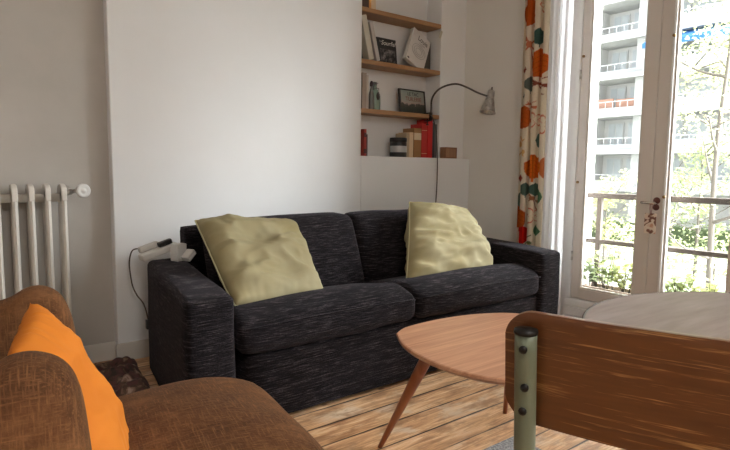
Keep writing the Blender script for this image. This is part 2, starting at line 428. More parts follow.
for z_, r_ in ((.852,.019), (.17,.022)): MB().tube([(-.40,.015,z_),(.47,.015,z_)], r_, 14).build('header_tube', M['radiator'], root, smooth=True)
mb = MB().tube([(.47,.015,.875),(.50,.015,.879)], .015, 12).tube([(.485,.015,.87),(.485,.015,.905)], .007, 10).tube([(.50,.015,.88),(.53,.01,.882)], .010, 10)
mb.build('valve', M['steel'], root, smooth=True)
MB().lathe([(.008,-.004),(.026,-.004),(.030,.002),(.030,.010),(.022,.015),(.016,.012),(.010,.012),(.006,.018),(.001,.018)], 24, mat=Matrix.Translation((.540,-.020,.884)) @ Matrix.Rotation(R(90),4,'X') @ Matrix.Rotation(R(14),4,'Y') @ Matrix.Scale(1.12,4)).build('valve_knob', M['plastic'], root, smooth=True)
for x in (-.35,.42): MB().box((x-.012,-.04,0), (x+.012,.07,.11)).build('foot', M['radiator'], root, bevel=.004)

# ------------------------------------------------------------------ shelves
def shelf(z, label):
    o = MB().box((2.240,YP+.002,z-.030), (3.034,YN,z), 0).build('shelf', M['shelf'], bevel=.002)
    tag(o, label, 'shelf', 'wooden shelves in the wall niche')
shelf(1.410, 'lowest oak shelf in the niche, holding a bottle and small frame')
shelf(1.737, 'middle oak shelf in the niche, holding leaning books')
shelf(2.075, 'uppermost oak shelf in the niche, cut by the photo top')

def book(w, d, h, cover, page, title=None, bands=None, front=True):
    """upright book: x = thickness of spine, y = depth; spine faces -y"""
    root = None; t = .0025
    mb = MB().box((0,0,0),(w,t,h)); mb.box((0,t,0),(t,d,h)); mb.box((w-t,t,0),(w,d,h))
    pg = MB().box((t,t,.003),(w-t,d-.004,h-.003))
    return mb, pg
PAPER = mat('book_paper', (.62,.56,.46), .8)
def place_book(x, y, z, w, d, h, colour, label, tilt=0, rz=0, bands=(), group=None, rough=.5):
    cm = mat('cover_' + label.split(' book')[0].replace(' ', '_')[:30], colour, rough)
    root = empty('book', (x,y,z), label, 'book', group=group); root.rotation_euler = (0, tilt, rz)
    mb, pg = book(w, d, h, cm, None)
    mb.build('cover', cm, root, bevel=.0012); pg.build('pages', PAPER, root)
    for (z0, z1, c) in bands:
        MB().box((.0008,-.0012,z0),(w-.0008,.0004,z1)).build('spine_label', mat('spine_label_'+label[:12].replace(' ','_'), c, .6), root)
    return root
def text(root, body, size, loc, rot, m, align='CENTER', name='title_text', shear=0):
    cu = bpy.data.curves.new(name, 'FONT'); cu.body = body; cu.size = size; cu.align_x = align; cu.align_y = 'CENTER'; cu.extrude = .0004; cu.shear = shear
    tmp = bpy.data.objects.new('tmp', cu); COL.objects.link(tmp); bpy.context.view_layer.update()
    me = bpy.data.meshes.new_from_object(tmp.evaluated_get(bpy.context.evaluated_depsgraph_get())); bpy.data.objects.remove(tmp); bpy.data.curves.remove(cu)
    me.name = name; me.materials.clear(); me.materials.append(m); o = bpy.data.objects.new(name, me); COL.objects.link(o)
    o.parent = root; o.location = loc; o.rotation_euler = rot; return o
WHT = mat('white_print', (.75,.73,.7), .6); BLK = mat('black_print', (.02,.02,.02), .6); GRY = mat('grey_print', (.30,.29,.28), .6); RDP = mat('dark_red_print', (.22,.05,.03), .6)

zl = 1.088
place_book(2.335,3.065,zl,.022,.12,.185, (.36,.035,.025), 'thin red book at the left end of the ledge', bands=((.02,.05,(.08,.02,.02)),(.13,.16,(.08,.02,.02))))
place_book(2.358,3.068,zl,.012,.12,.150, (.07,.05,.045), 'thin dark book beside the red one, left end of the ledge')
place_book(2.722,3.065,zl,.026,.12,.176, (.42,.33,.22), 'slim beige book touching the canister')
place_book(2.750,3.062,zl,.040,.125,.183, (.62,.45,.28), 'cream-spined book between beige and tan books')
place_book(2.792,3.058,zl,.072,.125,.215, (.30,.155,.055), 'tan brown book with a cream label high on its spine', bands=((.13,.18,(.62,.52,.36)),))
place_book(2.866,3.056,zl,.055,.125,.250, (.45,.022,.018), 'bright red book left of the taller red one, with gilt lines', bands=((.03,.034,(.6,.35,.2)),(.2,.204,(.6,.35,.2))))
place_book(2.923,3.050,zl,.048,.125,.285, (.52,.015,.015), 'tallest red book on the ledge below the lowest shelf')
place_book(2.974,3.056,zl,.024,.125,.262, (.045,.05,.06), 'dark blue-grey book right of the tallest red book')
place_book(3.000,3.060,zl,.030,.120,.255, (.13,.135,.14), 'grey book at the right end of the ledge row')
# canister
root = empty('canister', (2.655,3.075,zl), 'round black canister with a silver band on the ledge', 'canister')
MB().lathe([(.058,0),(.061,.003),(.061,.105),(.058,.108)], 32).build('body', M['black'], root, smooth=True, bevel=.001)
MB().lathe([(.0618,.034),(.0622,.035),(.0622,.078),(.0618,.079)], 32).build('band', mat('silver_label', (.42,.42,.42), .45, .3), root, smooth=True)
MB().lathe([(.060,.108),(.063,.110),(.063,.134),(.060,.138),(.001,.139)], 32).build('lid', M['black'], root, smooth=True)
# wood block
root = empty('wooden_box', (3.092,2.974,1.0875), 'small square brown wooden box on the ledge corner', 'box')
MB().box((-.064,-.0,0),(.064,.05,.082)).build('body', M['block'], root, bevel=.003)
mb = MB().box((-.064,-.004,0),(-.054,0,.082)); mb.box((.054,-.004,0),(.064,0,.082)); mb.box((-.054,-.004,0),(.054,0,.008)); mb.box((-.054,-.004,.074),(.054,0,.082)); mb.build('front_frame', wood('dark_frame_wood', (.19,.075,.035), (.25,.11,.05), (30,30,3), .6), root, bevel=.001)
# lowest shelf
zs = 1.411
place_book(2.312,3.06,zs,.038,.12,.238, (.33,.27,.225), 'tall taupe book at the left end of the lowest shelf')
place_book(2.352,3.066,zs,.018,.115,.226, (.50,.44,.38), 'pale beige book beside the tall taupe one')
root = empty('glass_bottle', (2.452,3.10,zs), 'pale green clip-top glass bottle on the lowest shelf', 'bottle')
GB = mat('green_bottle_glass', (.42,.60,.48), .12); GB.node_tree.nodes['Principled BSDF'].inputs['Transmission Weight'].default_value = .55
MB().lathe([(.001,0),(.036,0),(.040,.006),(.041,.05),(.039,.095),(.030,.125),(.017,.145),(.014,.165),(.016,.172)], 24).build('body', GB, root, smooth=True)
MB().lathe([(.0145,.172),(.017,.176),(.015,.190),(.001,.194)], 16).build('stopper', mat('grey_stopper', (.16,.17,.16), .5), root, smooth=True)
mb = MB().tube([(-.024,-.016,.135),(-.026,-.018,.15),(-.012,-.018,.178),(.016,-.018,.184)], .0022, 8); mb.tube([(.024,-.016,.135),(.02,-.018,.15),(-.018,-.018,.142)], .0022, 8); mb.build('wire_clip', M['neck'], root, smooth=True)
MB().lathe([(.001,0),(.013,.002),(.015,.0055),(.001,.006)], 16, mat=Matrix.Translation((-.004,-.038,.092)) @ Matrix.Rotation(R(90),4,'X') @ Matrix.Scale(1.8,4,(0,1,0))).build('oval_label', mat('dark_oval_label', (.05,.045,.035), .5), root, smooth=True)
root = empty('glass_bottle', (2.404,3.075,zs), 'slim dark-capped bottle left of the pale green bottle', 'bottle')
MB().lathe([(.001,0),(.017,0),(.019,.004),(.019,.085),(.015,.115),(.009,.14),(.008,.155)], 20).build('body', mat('smoky_bottle', (.17,.17,.15), .2), root, smooth=True)
MB().lathe([(.010,.155),(.012,.158),(.012,.178),(.006,.192),(.001,.193)], 16).build('cap', mat('plum_cap', (.05,.03,.035), .5), root, smooth=True)
root = empty('picture_frame', (2.832,3.115,zs), 'small dark-framed picture with dark lettering, leaning on the lowest shelf', 'picture frame'); root.rotation_euler = (R(-7),0,R(3))
mb = MB(); w, h = .135, .178
for p, q in (((-w,-.006,0),(-w+.013,.01,h)), ((w-.010,-.006,0),(w,.01,h)), ((-w+.013,-.006,0),(w-.010,.01,.009)), ((-w+.013,-.006,h-.008),(w-.010,.01,h))): mb.box(p, q)
mb.build('frame', mat('dark_frame_paint', (.025,.020,.018), .45), root, bevel=.001)
m = mat('grey_green_print', (.3,.32,.28), .6); t = NT(m); v = t.coords(); sp = t.n('ShaderNodeSeparateXYZ'); t.l(v, sp.inputs[0])
zz = t.math('ADD', sp.outputs['Z'], t.math('MULTIPLY', t.math('SUBTRACT', t.noise(v, 22, 4), .5), .09))
t.base(t.ramp(t.math('DIVIDE', zz, .178), [(.22, (.035,.04,.03)), (.36, (.06,.055,.045)), (.42, (.36,.27,.25)), (.52, (.30,.30,.26)), (.9, (.26,.30,.27))]))
MB().box((-w+.013,.0,.009),(w-.010,.006,h-.008)).build('picture', m, root)
text(root, 'LE TAC', .036, (.01,-.0006,.145), (R(90),0,0), BLK); text(root, 'TUILERIE', .042, (.012,-.0006,.108), (R(90),0,0), RDP)
# middle shelf
zm = 1.738
place_book(2.325,3.12,zm,.040,.06,.205, (.03,.035,.03), 'dark book standing behind the leaning cream book')
place_book(2.368,3.058,zm,.044,.125,.292, (.56,.52,.43), 'thick cream book leaning left on the middle shelf', tilt=R(-14))
place_book(2.437,3.060,zm,.030,.120,.262, (.46,.42,.39), 'thinner grey-white book leaning beside the cream one', tilt=R(-15.5))
root = empty('book', (2.592,3.135,zm), 'black book with white script title standing face out', 'book'); root.rotation_euler = (R(-7),0,R(2))
MB().box((-.092,-.006,0),(.092,.010,.190)).build('cover', mat('black_book_cover', (.02,.02,.022), .45), root, bevel=.001)
MB().box((-.089,-.003,-.0005),(.0925,.007,.188)).build('pages', PAPER, root)
text(root, 'les', .024, (-.055,-.0068,.163), (R(90),0,0), GRY); text(root, 'Sourfish', .046, (.022,-.0068,.155), (R(90),0,0), WHT, shear=.3)
m = mat('book_cover_photo', (.1,.1,.1), .6); t = NT(m); t.base(t.ramp(t.noise(t.coords(), 26, 4), [(.45, (.022,.022,.024)), (.58, (.16,.15,.15)), (.70, (.40,.36,.37))]))
MB().box((-.062,-.0072,.022),(.078,-.0062,.112)).build('cover_photo', m, root)
# white leaning book, face out
root = empty('book', (2.762,3.072,zm), 'white magazine-like book tilted right, face out, with a black title', 'book')
root.rotation_euler = (R(-6), R(25), R(4))
MB().box((-.075,-.004,.033),(.125,-.001,.292)).build('cover', mat('white_book_cover', (.62,.60,.57), .5), root, bevel=.001)
MB().box((-.074,-.0012,.034),(.124,.030,.291)).build('pages', mat('bright_paper', (.66,.64,.60), .7), root, bevel=.001)
text(root, 'Louis', .052, (.045,-.0046,.245), (R(90),0,0), BLK); text(root, 'CUISINE', .018, (.045,-.0046,.214), (R(90),0,0), GRY)
mb = MB()
for r in (.030,.048,.066):
    mb.tube([(.03+r*1.1*math.cos(a), -.0045, .15+r*.75*math.sin(a)) for a in [2*PI*q/28 for q in range(29)]], .0014, 5, cap=False)
mb.build('cover_drawing', GRY, root)
MB().box((-.064,-.0048,.044),(-.045,-.0038,.054)).build('logo_patch', BLK, root)
root = empty('book', (2.895,3.125,zm), 'dark grey book tucked behind the white leaning book', 'book'); root.rotation_euler = (0,R(0),0)
MB().box((0,0,0),(.11,.05,.21)).build('cover', mat('dark_grey_cover', (.07,.065,.055), .6), root, bevel=.001); MB().box((.003,.003,.003),(.107,.051,.212)).build('pages', PAPER, root)
o = MB().box((-.010,-.001,-.030),(.010,.001,.026)).build('paper_note', mat('pale_note_paper', (.45,.42,.33), .8)); o.location = (3.02,3.035,2.000); o.rotation_euler = (0,R(20),0)
tag(o, 'small grey-beige paper slip at the white leaning book\'s top corner', 'paper')
# uppermost shelf
zu = 2.076
place_book(2.300,3.06,zu,.062,.12,.25, (.085,.05,.035), 'dark brown book at the left end of the uppermost shelf')
place_book(2.366,3.06,zu,.016,.12,.26, (.55,.26,.06), 'thin orange book on the uppermost shelf')
place_book(2.385,3.062,zu,.040,.12,.27, (.62,.50,.36), 'cream book right of the thin orange book', tilt=R(-3))

# ------------------------------------------------------------------ clamp lamp
root = empty('clamp_lamp', (2.915,3.03,1.41), 'gooseneck clamp lamp with a galvanised cone shade on the lowest shelf', 'lamp')
T = Vector(root.location)
def rel(pts): return [tuple(Vector(p)-T) for p in pts]
mb = MB().box((-.012,-.012,.002),(.012,.05,.010)); mb.box((-.012,-.020,-.050),(.012,-.010,.010)); mb.box((-.012,-.012,-.052),(.012,.045,-.044)); mb.tube([(0,.02,-.075),(0,.02,-.034)], .005, 10); mb.lathe([(.001,-.082),(.012,-.080),(.012,-.074),(.001,-.073)], 12, mat=Matrix.Translation((0,.02,0)))
mb.build('clamp', M['bolt'], root, bevel=.001)
neck = [(2.915,3.015,1.405),(2.908,3.005,1.45),(2.890,2.985,1.500),(2.884,2.955,1.540),(2.893,2.915,1.575),(2.921,2.86,1.600),(2.957,2.80,1.606),(2.996,2.74,1.580),(3.034,2.68,1.543),(3.075,2.635,1.520),(3.100,2.622,1.512)]
def smooth_path(P, k=5):
    P = [Vector(p) for p in P]; out = []
    for i in range(len(P)-1):
        p0, p1, p2, p3 = P[max(i-1,0)], P[i], P[i+1], P[min(i+2,len(P)-1)]
        for j in range(k):
            t = j/k; out.append(.5*((2*p1)+(p2-p0)*t+(2*p0-5*p1+4*p2-p3)*t*t+(3*p1-p0-3*p2+p3)*t**3))
    return out + [P[-1]]
MB().tube(rel(smooth_path(neck)), .0068, 10).build('gooseneck', M['neck'], root, smooth=True)
top = Vector((3.118,2.62,1.560)); bot = Vector((3.074,2.62,1.376)); ax = (bot-top).normalized()
q = Vector((0,0,-1)).rotation_difference(ax).to_matrix().to_4x4()
Ms = Matrix.Translation(top-T) @ q @ Matrix.Diagonal((1.18,1.18,1.05,1))
MB().lathe([(.001,0),(.012,-.001),(.020,-.006),(.022,-.020),(.0235,-.052),(.026,-.056),(.0265,-.062),(.034,-.100),(.046,-.150),(.048,-.153),(.045,-.151),(.032,-.100),(.023,-.063),(.001,-.062)], 32, mat=Ms).build('lamp_shade', M['steel'], root, smooth=True)
MB().lathe([(.001,.022),(.004,.020),(.004,.006),(.007,.004),(.007,-.004)], 12, mat=Ms).build('switch', M['bolt'], root, smooth=True)
MB().lathe([(.001,-.140),(.016,-.134),(.022,-.118),(.018,-.098),(.010,-.080),(.010,-.062)], 18, mat=Ms).build('bulb', mat('frosted_bulb', (.7,.7,.68), .3), root, smooth=True)
MB().tube(rel(smooth_path([(2.915,3.010,1.40),(2.893,2.972,1.375),(2.906,2.950,1.30),(2.915,2.945,1.20),(2.926,2.946,1.07),(2.929,2.948,.90),(2.920,2.948,.72),(2.91,2.948,.45),(2.905,2.945,.15),(2.90,2.94,.02)])), .0042, 8).build('cord', M['neck'], root, smooth=True)

# ------------------------------------------------------------------ sofa
root = empty('sofa', (1.83,2.35,0), 'charcoal grey woven two-seater sofa against the back wall', 'sofa')
SK = .148                                                # the arms run back slightly to the right
def sofa_part(mb, name, m=None, **kw): return to_local(mb, root).build(name, m or M['sofa'], root, smooth=True, **kw)
def arm(xi, xo):
    def w(P):
        x, y, z = P; Y = 1.86 + (y+.47); s = (Y-1.86)
        zz = z + .2625
        if zz > .30: zz += .012*s*(zz-.3)/.25
        return (x + (xi+xo)/2 + SK*s, Y, zz)
    return rbox(abs(xo-xi), .94, .545, .028, 16, puff=(.004,.008,.004), warp=w, wr=.004, ws=5, seed=xi)
sofa_part(arm(.84,.652), 'arm'); sofa_part(arm(2.69,2.89), 'arm')
mb = rbox(1.86, .80, .28, .02, 12, warp=lambda P: (P.x+1.765+SK*.4, P.y+2.285, P.z+.150), wr=.004, seed=3); sofa_part(mb, 'base')
def seat(x0, x1, sd):
    W = x1-x0
    def w(P):
        x, y, z = P; Y = y + 2.16; s = Y-1.86
        z2 = z + .375
        top = max(0, min(1, (z2-.33)/.10))
        z2 += top*(-.20*max(0, Y-2.02) - .030*max(0, 1-(Y-1.84)/.14)**1.2)
        return (x + (x0+x1)/2 + SK*max(0, s)*.8, Y, z2)
    return rbox(W, .62, .155, .045, 20, puff=(.006,.012,.020), warp=w, wr=.010, ws=4.5, seed=sd)
L1, L2 = seat(.845,1.735,2), seat(1.735,2.688,5)
c1 = sofa_part(L1, 'seat_cushion'); c2 = sofa_part(L2, 'seat_cushion')
for xa, xb in ((.87,1.71), (1.76,2.665)):
    pts = [(xa+(xb-xa)*k/24, 1.845-.008*math.sin(PI*k/24), .405+.010*math.sin(PI*k/24)) for k in range(25)]
    s_ = MB().tube(pts, .004, 6); to_local(s_, root).build('seam', M['sofa'], root, smooth=True)
def back(x0, x1, sd):
    def w(P):
        x, y, z = P; Z = z + .56; s = (Z-.40)/.36
        Y = 2.42 + y + .17*s
        return (x + (x0+x1)/2 + .02*s, Y, Z)
    return rbox(x1-x0, .17, .375, .045, 18, puff=(.004,.022,.006), warp=w, wr=.008, ws=4, seed=sd)
sofa_part(back(.985,1.820,7), 'back_cushion'); sofa_part(back(1.828,2.730,8), 'back_cushion')
mb = rbox(1.85, .10, .66, .02, 12, warp=lambda P: (P.x+1.885, P.y+2.745+.02*(P.z/.33), P.z+.375), wr=.003, seed=9); sofa_part(mb, 'back_frame')
for x, y in ((.74,1.95), (.86,2.74), (2.80,1.95), (2.92,2.74)):
    sofa_part(MB().lathe([(.02,0),(.024,.002),(.026,.036)], 14, mat=Matrix.Translation((x,y,0))), 'foot', M['black'])
sofa_part(MB().box((.792,2.812,.19), (.806,2.838,.235)), 'hinge_bracket', M['black'])

# scatter pillows
root = empty('throw_pillow', (1.12,2.2,.45), 'rumpled pale green cushion leaning at the sofa\'s left end', 'cushion')
c = [(.945,2.56,.755),(1.475,2.50,.745),(1.365,2.075,.440),(.895,2.02,.438)]
RD = (.03,.16,.0,.08); mb = pillow(c, .14, wr=.046, seed=3, pinch=.04, bulge_dir=(0,-1,.5), rd=RD); to_local(mb, root).build('cover', M['pillow'], root, smooth=True)
to_local(seam_tube(c, pinch=.04, rd=RD), root).build('piping', M['piping'], root, smooth=True)
root = empty('throw_pillow', (2.3,2.3,.44), 'plump pale green cushion leaning at the sofa\'s right end', 'cushion')
c = [(2.165,2.40,.812),(2.74,2.46,.745),(2.52,2.06,.425),(1.845,2.06,.425)]; RD = (.0,.36,.0,.0)
mb = pillow(c, .18, wr=.045, seed=8, pinch=.03, bulge_dir=(0,-1,.5), rd=RD); to_local(mb, root).build('cover', M['pillow'], root, smooth=True)
to_local(seam_tube(c, pinch=.03, rd=RD), root).build('piping', M['piping'], root, smooth=True)

# power strip, plugs and cable on the left arm
root = empty('power_strip', (.90,2.745,.545), 'white power strip with plugs on the sofa\'s left arm', 'power strip'); 
a = Vector((.775,2.775,.560)); b = Vector((.99,2.80,.62))
Rz = Matrix.Rotation(math.atan2(b.y-a.y, b.x-a.x), 4, 'Z')
Mx = Matrix.Translation(a) @ Rz @ Matrix.Rotation(-math.atan2(.06,.22), 4, 'Y')
to_local(MB().box((-.015,-.028,-.014),(.175,.028,.018), mat=Mx), root).build('housing', M['plastic'], root, bevel=.006, bseg=3)
to_local(MB().box((.0,.018,.018),(.10,.050,.048), mat=Mx), root).build('plug', mat('grey_white_plastic', (.50,.47,.43), .5), root, bevel=.007, bseg=3)
to_local(MB().box((.085,-.015,.02),(.155,.012,.046), mat=Mx), root).build('plug', M['black'], root, bevel=.006, bseg=3)
to_local(MB().tube(smooth_path([(.935,2.775,.597),(.96,2.75,.60),(.99,2.735,.59),(1.01,2.71,.575)]), .004, 8), root).build('wire', M['black'], root, smooth=True)
to_local(MB().tube(smooth_path([(.80,2.81,.60),(.775,2.835,.598),(.748,2.87,.585),(.738,2.89,.53),(.742,2.90,.47),(.752,2.90,.40),(.772,2.90,.35),(.81,2.90,.28),(.84,2.90,.10),(.85,2.90,.01)]), .0035, 8), root).build('cable', M['cable'], root, smooth=True)
root = empty('charger', (.925,2.66,.545), 'white travel charger block behind the left cushion', 'charger', rz=R(25))
MB().box((-.035,-.002,.0),(.030,.048,.085)).build('body', M['plastic'], root, bevel=.008, bseg=3)
mb = MB().box((-.03,-.024,-.012),(.03,.024,.018), mat=Matrix.Translation((.012,-.030,.028)) @ Matrix.Rotation(R(-38),4,'Y')); mb.build('plug', M['plastic'], root, bevel=.006, bseg=3)
mb = MB().box((-.026,-.0255,-.004),(.020,-.0235,.007), mat=Matrix.Translation((.012,-.030,.028)) @ Matrix.Rotation(R(-38),4,'Y')); mb.build('plug_face', mat('bright_plastic', (.8,.78,.75), .4), root)

# heap of cloth by the sofa
m = mat('dark_patterned_cloth', (.03,.02,.015), .9); t = NT(m); f2 = t.noise(t.coords(), 16, 5, .6, .8)
t.base(t.ramp(f2, [(.35, (.03,.02,.014)), (.47, (.10,.035,.032)), (.53, (.06,.035,.022)), (.60, (.20,.115,.075)), (.68, (.36,.25,.20))]))
vs = []; fs = []; n = 60
for i in range(n+1):
    for j in range(n+1):
        u = i/n; v = j/n; x = .34 + .34*u*(1-.25*v) + .155*v; y = 2.22 + .72*v
        e = max(0, min(1, 6*min(u, 1-u)))*max(0, min(1, 6*min(v, 1-v)))
        p = Vector((x,y,0))
        h = .06*(noise.noise(p*5.5)+.55) + .055*abs(noise.noise(p*11+Vector((3,1,0)))) + .02*noise.noise(p*26)
        h = max(.006, h*1.05)*e**.5 + .003
        vs.append((x+.03*noise.noise(p*4+Vector((9,9,9))), y+.03*noise.noise(p*4+Vector((5,2,9))), h))
for i in range(n):
    for j in range(n):
        a = i*(n+1)+j; fs.append((a, a+n+1, a+n+2, a+1))
o = MB().add(vs, fs).build('crumpled_blanket', m, smooth=True, loc=(.58,2.6,0)); s_ = o.modifiers.new('solid','SOLIDIFY'); s_.thickness = .004; s_.offset = 1
tag(o, 'crumpled dark brown and maroon patterned cloth on the floor beside the sofa', 'blanket')

# ------------------------------------------------------------------ armchair
root = empty('armchair', (.20,1.16,0), 'brown worn velvet armchair in the left foreground', 'armchair', rz=R(-8))
def wing(yc, wy, peak, drop):
    """arm panel, outline in local x-z, thick in y"""
    prof = [(.000,.14),(.007,.36),(.005,.52),(.001,.60),(-.010,.665),(-.030,.705),(-.062,.722),(-.095,.714),(-.130,.690),(-.19,.672),(-.30,.70),(-.42,.76),(-.55,.80),(-.60,.14)]
    out = []
    for (x, z) in prof:
        if z > .6: z = z + (peak-.722) - (drop*max(0,(-x-.05))*1.0 if x < -.05 and x > -.25 else 0)
        out.append(Vector((x,0,z)))
    P = out + [out[0]]
    ring = smooth_path(P[:-1], 4); n = len(ring); cen = Vector((-.22,0,.45))
    mb = MB(); vs = []; K = 11
    for k in range(K):
        a = PI*k/(K-1); yy = -math.cos(a)*wy/2; ins = (1-math.sin(a)**.55)*.060
        for p in ring:
            d = (p-cen); L = d.length; q_ = cen + d*(1-ins/L)
            q_ = q_ + Vector((0,0,0)); nn = noise.noise(Vector((q_.x*6,yy*6+yc*9,q_.z*6)))*.005
            vs.append((q_.x+nn, yc+yy, q_.z+nn))
    fs = [(k*n+i, k*n+(i+1)%n, (k+1)*n+(i+1)%n, (k+1)*n+i) for k in range(K-1) for i in range(n)]
    fs += [tuple(reversed(range(n))), tuple((K-1)*n+i for i in range(n))]
    return mb.add(vs, fs)
wing(-.275,.14,.728,-.25).build('arm', M['velvet'], root, smooth=True)
wing(.270,.14,.724,-.15).build('arm', M['velvet'], root, smooth=True)
def sw(P):
    x, y, z = P
    k = max(0, (x+.02)/.40)
    z2 = z + .345
    if z2 > .3: z2 += .125*x - .010 - .085*k**3 - .02*(y/.33)**2
    # plan: rounded front corners
    y *= 1 - .22*max(0,k)**3
    return (x+.108, y, z2)
rbox(.72, .63, .22, .07, 24, puff=(.012,.012,.032), warp=sw, wr=.006, ws=6, seed=4).build('seat', M['velvet'], root, smooth=True)
rbox(.16, .52, .62, .06, 14, puff=(.03,0,.01), warp=lambda P: (P.x-.34-.12*(P.z+.3), P.y, P.z+.55), wr=.004, seed=6).build('backrest', M['velvet'], root, smooth=True)
for x, y in ((.36,-.22),(.36,.22),(-.45,-.24),(-.45,.24)):
    MB().tube([(x,y,.21),(x+.02*(1 if x > 0 else -1),y,0)], [.026,.015], 12).build('leg', M['teak_leg'], root, smooth=True)
root = empty('orange_cushion', (.2,1.15,.44), 'bright orange cushion standing between the brown armchair\'s arms', 'cushion')
c = [(.085,1.09,.685),(.135,1.270,.728),(.285,1.20,.425),(.200,.93,.425)]
mb = pillow(c, .095, wr=.012, seed=12, pinch=.02, bulge_dir=(1,-.2,.4)); to_local(mb, root).build('cover', M['orange'], root, smooth=True)

# ------------------------------------------------------------------ coffee table
out = [(1.267,1.463),(1.200,1.350),(1.166,1.22),(1.164,1.10),(1.187,1.01),(1.227,.945),(1.30,.88),(1.42,.86),(1.58,.93),(1.75,1.08),(1.86,1.22),(1.88,1.33),(1.825,1.415),(1.73,1.468),(1.638,1.496),(1.54,1.510),(1.451,1.512),(1.34,1.500)]
P = smooth_path([Vector((*p,0)) for p in out + out[:1]], 6)[:-1]
root = empty('coffee_table', (1.52,1.2,0), 'teak coffee table with a rounded triangular top and splayed legs', 'coffee table')
cx, cy = 1.52, 1.2; vs = []; n = len(P)
for (ins, z) in ((.030,.392),(.006,.404),(.0,.412),(.002,.419),(.007,.421)):
    for p in P:
        d = Vector((p.x-cx,p.y-cy,0)); L = d.length; d = d*(1-ins/L); vs.append((d.x,d.y,z))
fs = [(k*n+i, (k+1)*n+i, (k+1)*n+(i+1)%n, k*n+(i+1)%n) for k in range(4) for i in range(n)]
fs = [f[::-1] for f in fs] + [tuple(range(n)), tuple(4*n+i for i in range(n))]
# orientation of the outline is clockwise or not; let Blender sort it out below
tt = MB().add(vs, fs).build('tabletop', M['teak'], root)
import bmesh
bm = bmesh.new(); bm.from_mesh(tt.data); bmesh.ops.recalc_face_normals(bm, faces=bm.faces); bm.to_mesh(tt.data); bm.free()
for (tx, ty), (fx, fy) in (((1.258,1.285),(1.219,1.486)), ((1.76,1.33),(1.815,1.400)), ((1.335,.985),(1.265,.865))):
    MB().tube([(tx-cx,ty-cy,.395),((tx*.75+fx*.25)-cx,(ty*.75+fy*.25)-cy,.295),(fx-cx,fy-cy,0)], [.021,.0195,.0085], 16).build('leg', M['teak_leg'], root, smooth=True)

# ------------------------------------------------------------------ round table
root = empty('round_table', (1.185,.235,0), 'round brown-grey dining table with a dark metal edge', 'table')
MB().lathe([(.001,.700),(.392,.700),(.400,.703),(.400,.7145),(.397,.7165),(.001,.7165)], 96).build('tabletop', M['roundtop'], root, bevel=0)
MB().lathe([(.3975,.701),(.403,.701),(.403,.715),(.3975,.7172),(.3975,.701)], 96).build('edge_band', M['darkrim'], root, smooth=True)
MB().lathe([(.24,.0045),(.24,.014),(.05,.03),(.032,.06),(.030,.64),(.10,.69),(.10,.70)], 32).build('pedestal', M['bolt'], root, smooth=True)

# ------------------------------------------------------------------ school chair
root = empty('school_chair', (.75,.42,0), 'old school chair with varnished plywood back and green metal frame', 'chair')
# backrest: a curved, tilted plywood sheet.  a = right-hand direction along the back, seen from behind
A0 = Vector((.508,.392,0)); dx = Vector((.40,-.917,0)).normalized(); nx = Vector((dx.y*-1, dx.x, 0))      # nx points to the table
if nx.y < 0: nx = -nx
Wb = .40; vs = []; fs = []; nu, nv = 40, 14
def rr(u, v, r=.045):
    """rounded outline in metres: u in 0..Wb, v in 0..H"""
    return u, v
Hb = .1315
def bp(s, v, off):
    # s along width (m), v height (m)
    c = 4*(s/Wb)*(1-s/Wb)
    tilt = .12
    p = A0 + dx*s + nx*(-.018*c + off - tilt*(v)) 
    return Vector((p.x, p.y, .7165 + v))
outl = []
r = .034
for (cx_, cy_, a0) in ((Wb-r, Hb-r, 0), (r, Hb-r, 90), (r, r, 180), (Wb-r, r, 270)):
    for q_ in range(9):
        a = R(a0+90*q_/8); outl.append((cx_+r*math.cos(a), cy_+r*math.sin(a)))
def dens(o):
    res = []
    for i in range(len(o)):
        p, q_ = o[i], o[(i+1)%len(o)]; L = math.hypot(p[0]-q_[0], p[1]-q_[1]); k = max(1, int(L/.02))
        for j in range(k): res.append((p[0]+(q_[0]-p[0])*j/k, p[1]+(q_[1]-p[1])*j/k))
    return res
outl = dens(outl)
# grid clipped to the rounded outline
xs = [0.0] + [.034*(1-math.cos(PI/2*i/10)) for i in range(1,11)]; xs += [.034+(Wb-.068)*i/20 for i in range(1,20)]; xs += [Wb-q_ for q_ in reversed(xs[:11])]
def vlim(s):
    e = min(s, Wb-s)
    if e >= r: return 0, Hb
    k = r - math.sqrt(max(0, r*r-(r-e)**2)); return k, Hb-k
th = .009
for side in (0, 1):
    for i in range(nu+1):
        s = xs[i]
        if i == 0: s = .0005
        if i == nu: s = Wb-.0005
        # extra columns near the ends for roundness
        lo, hi = vlim(s)
        for j in range(nv+1): vs.append(bp(s, lo+(hi-lo)*j/nv, th*side))
S = (nu+1)*(nv+1); I = lambda i, j, k: k*S + i*(nv+1) + j
for i in range(nu):
    for j in range(nv):
        fs.append((I(i,j,0),I(i+1,j,0),I(i+1,j+1,0),I(i,j+1,0))); fs.append((I(i,j,1),I(i,j+1,1),I(i+1,j+1,1),I(i+1,j,1)))
for i in range(nu):
    fs.append((I(i,0,0),I(i,0,1),I(i+1,0,1),I(i+1,0,0))); fs.append((I(i,nv,0),I(i+1,nv,0),I(i+1,nv,1),I(i,nv,1)))
for j in range(nv):
    fs.append((I(0,j,0),I(0,j+1,0),I(0,j+1,1),I(0,j,1))); fs.append((I(nu,j,0),I(nu,j,1),I(nu,j+1,1),I(nu,j+1,0)))
mb = MB().add(vs, fs); to_local(mb, root).build('backrest', M['ply'], root, smooth=True, bevel=.0025, angle=50)
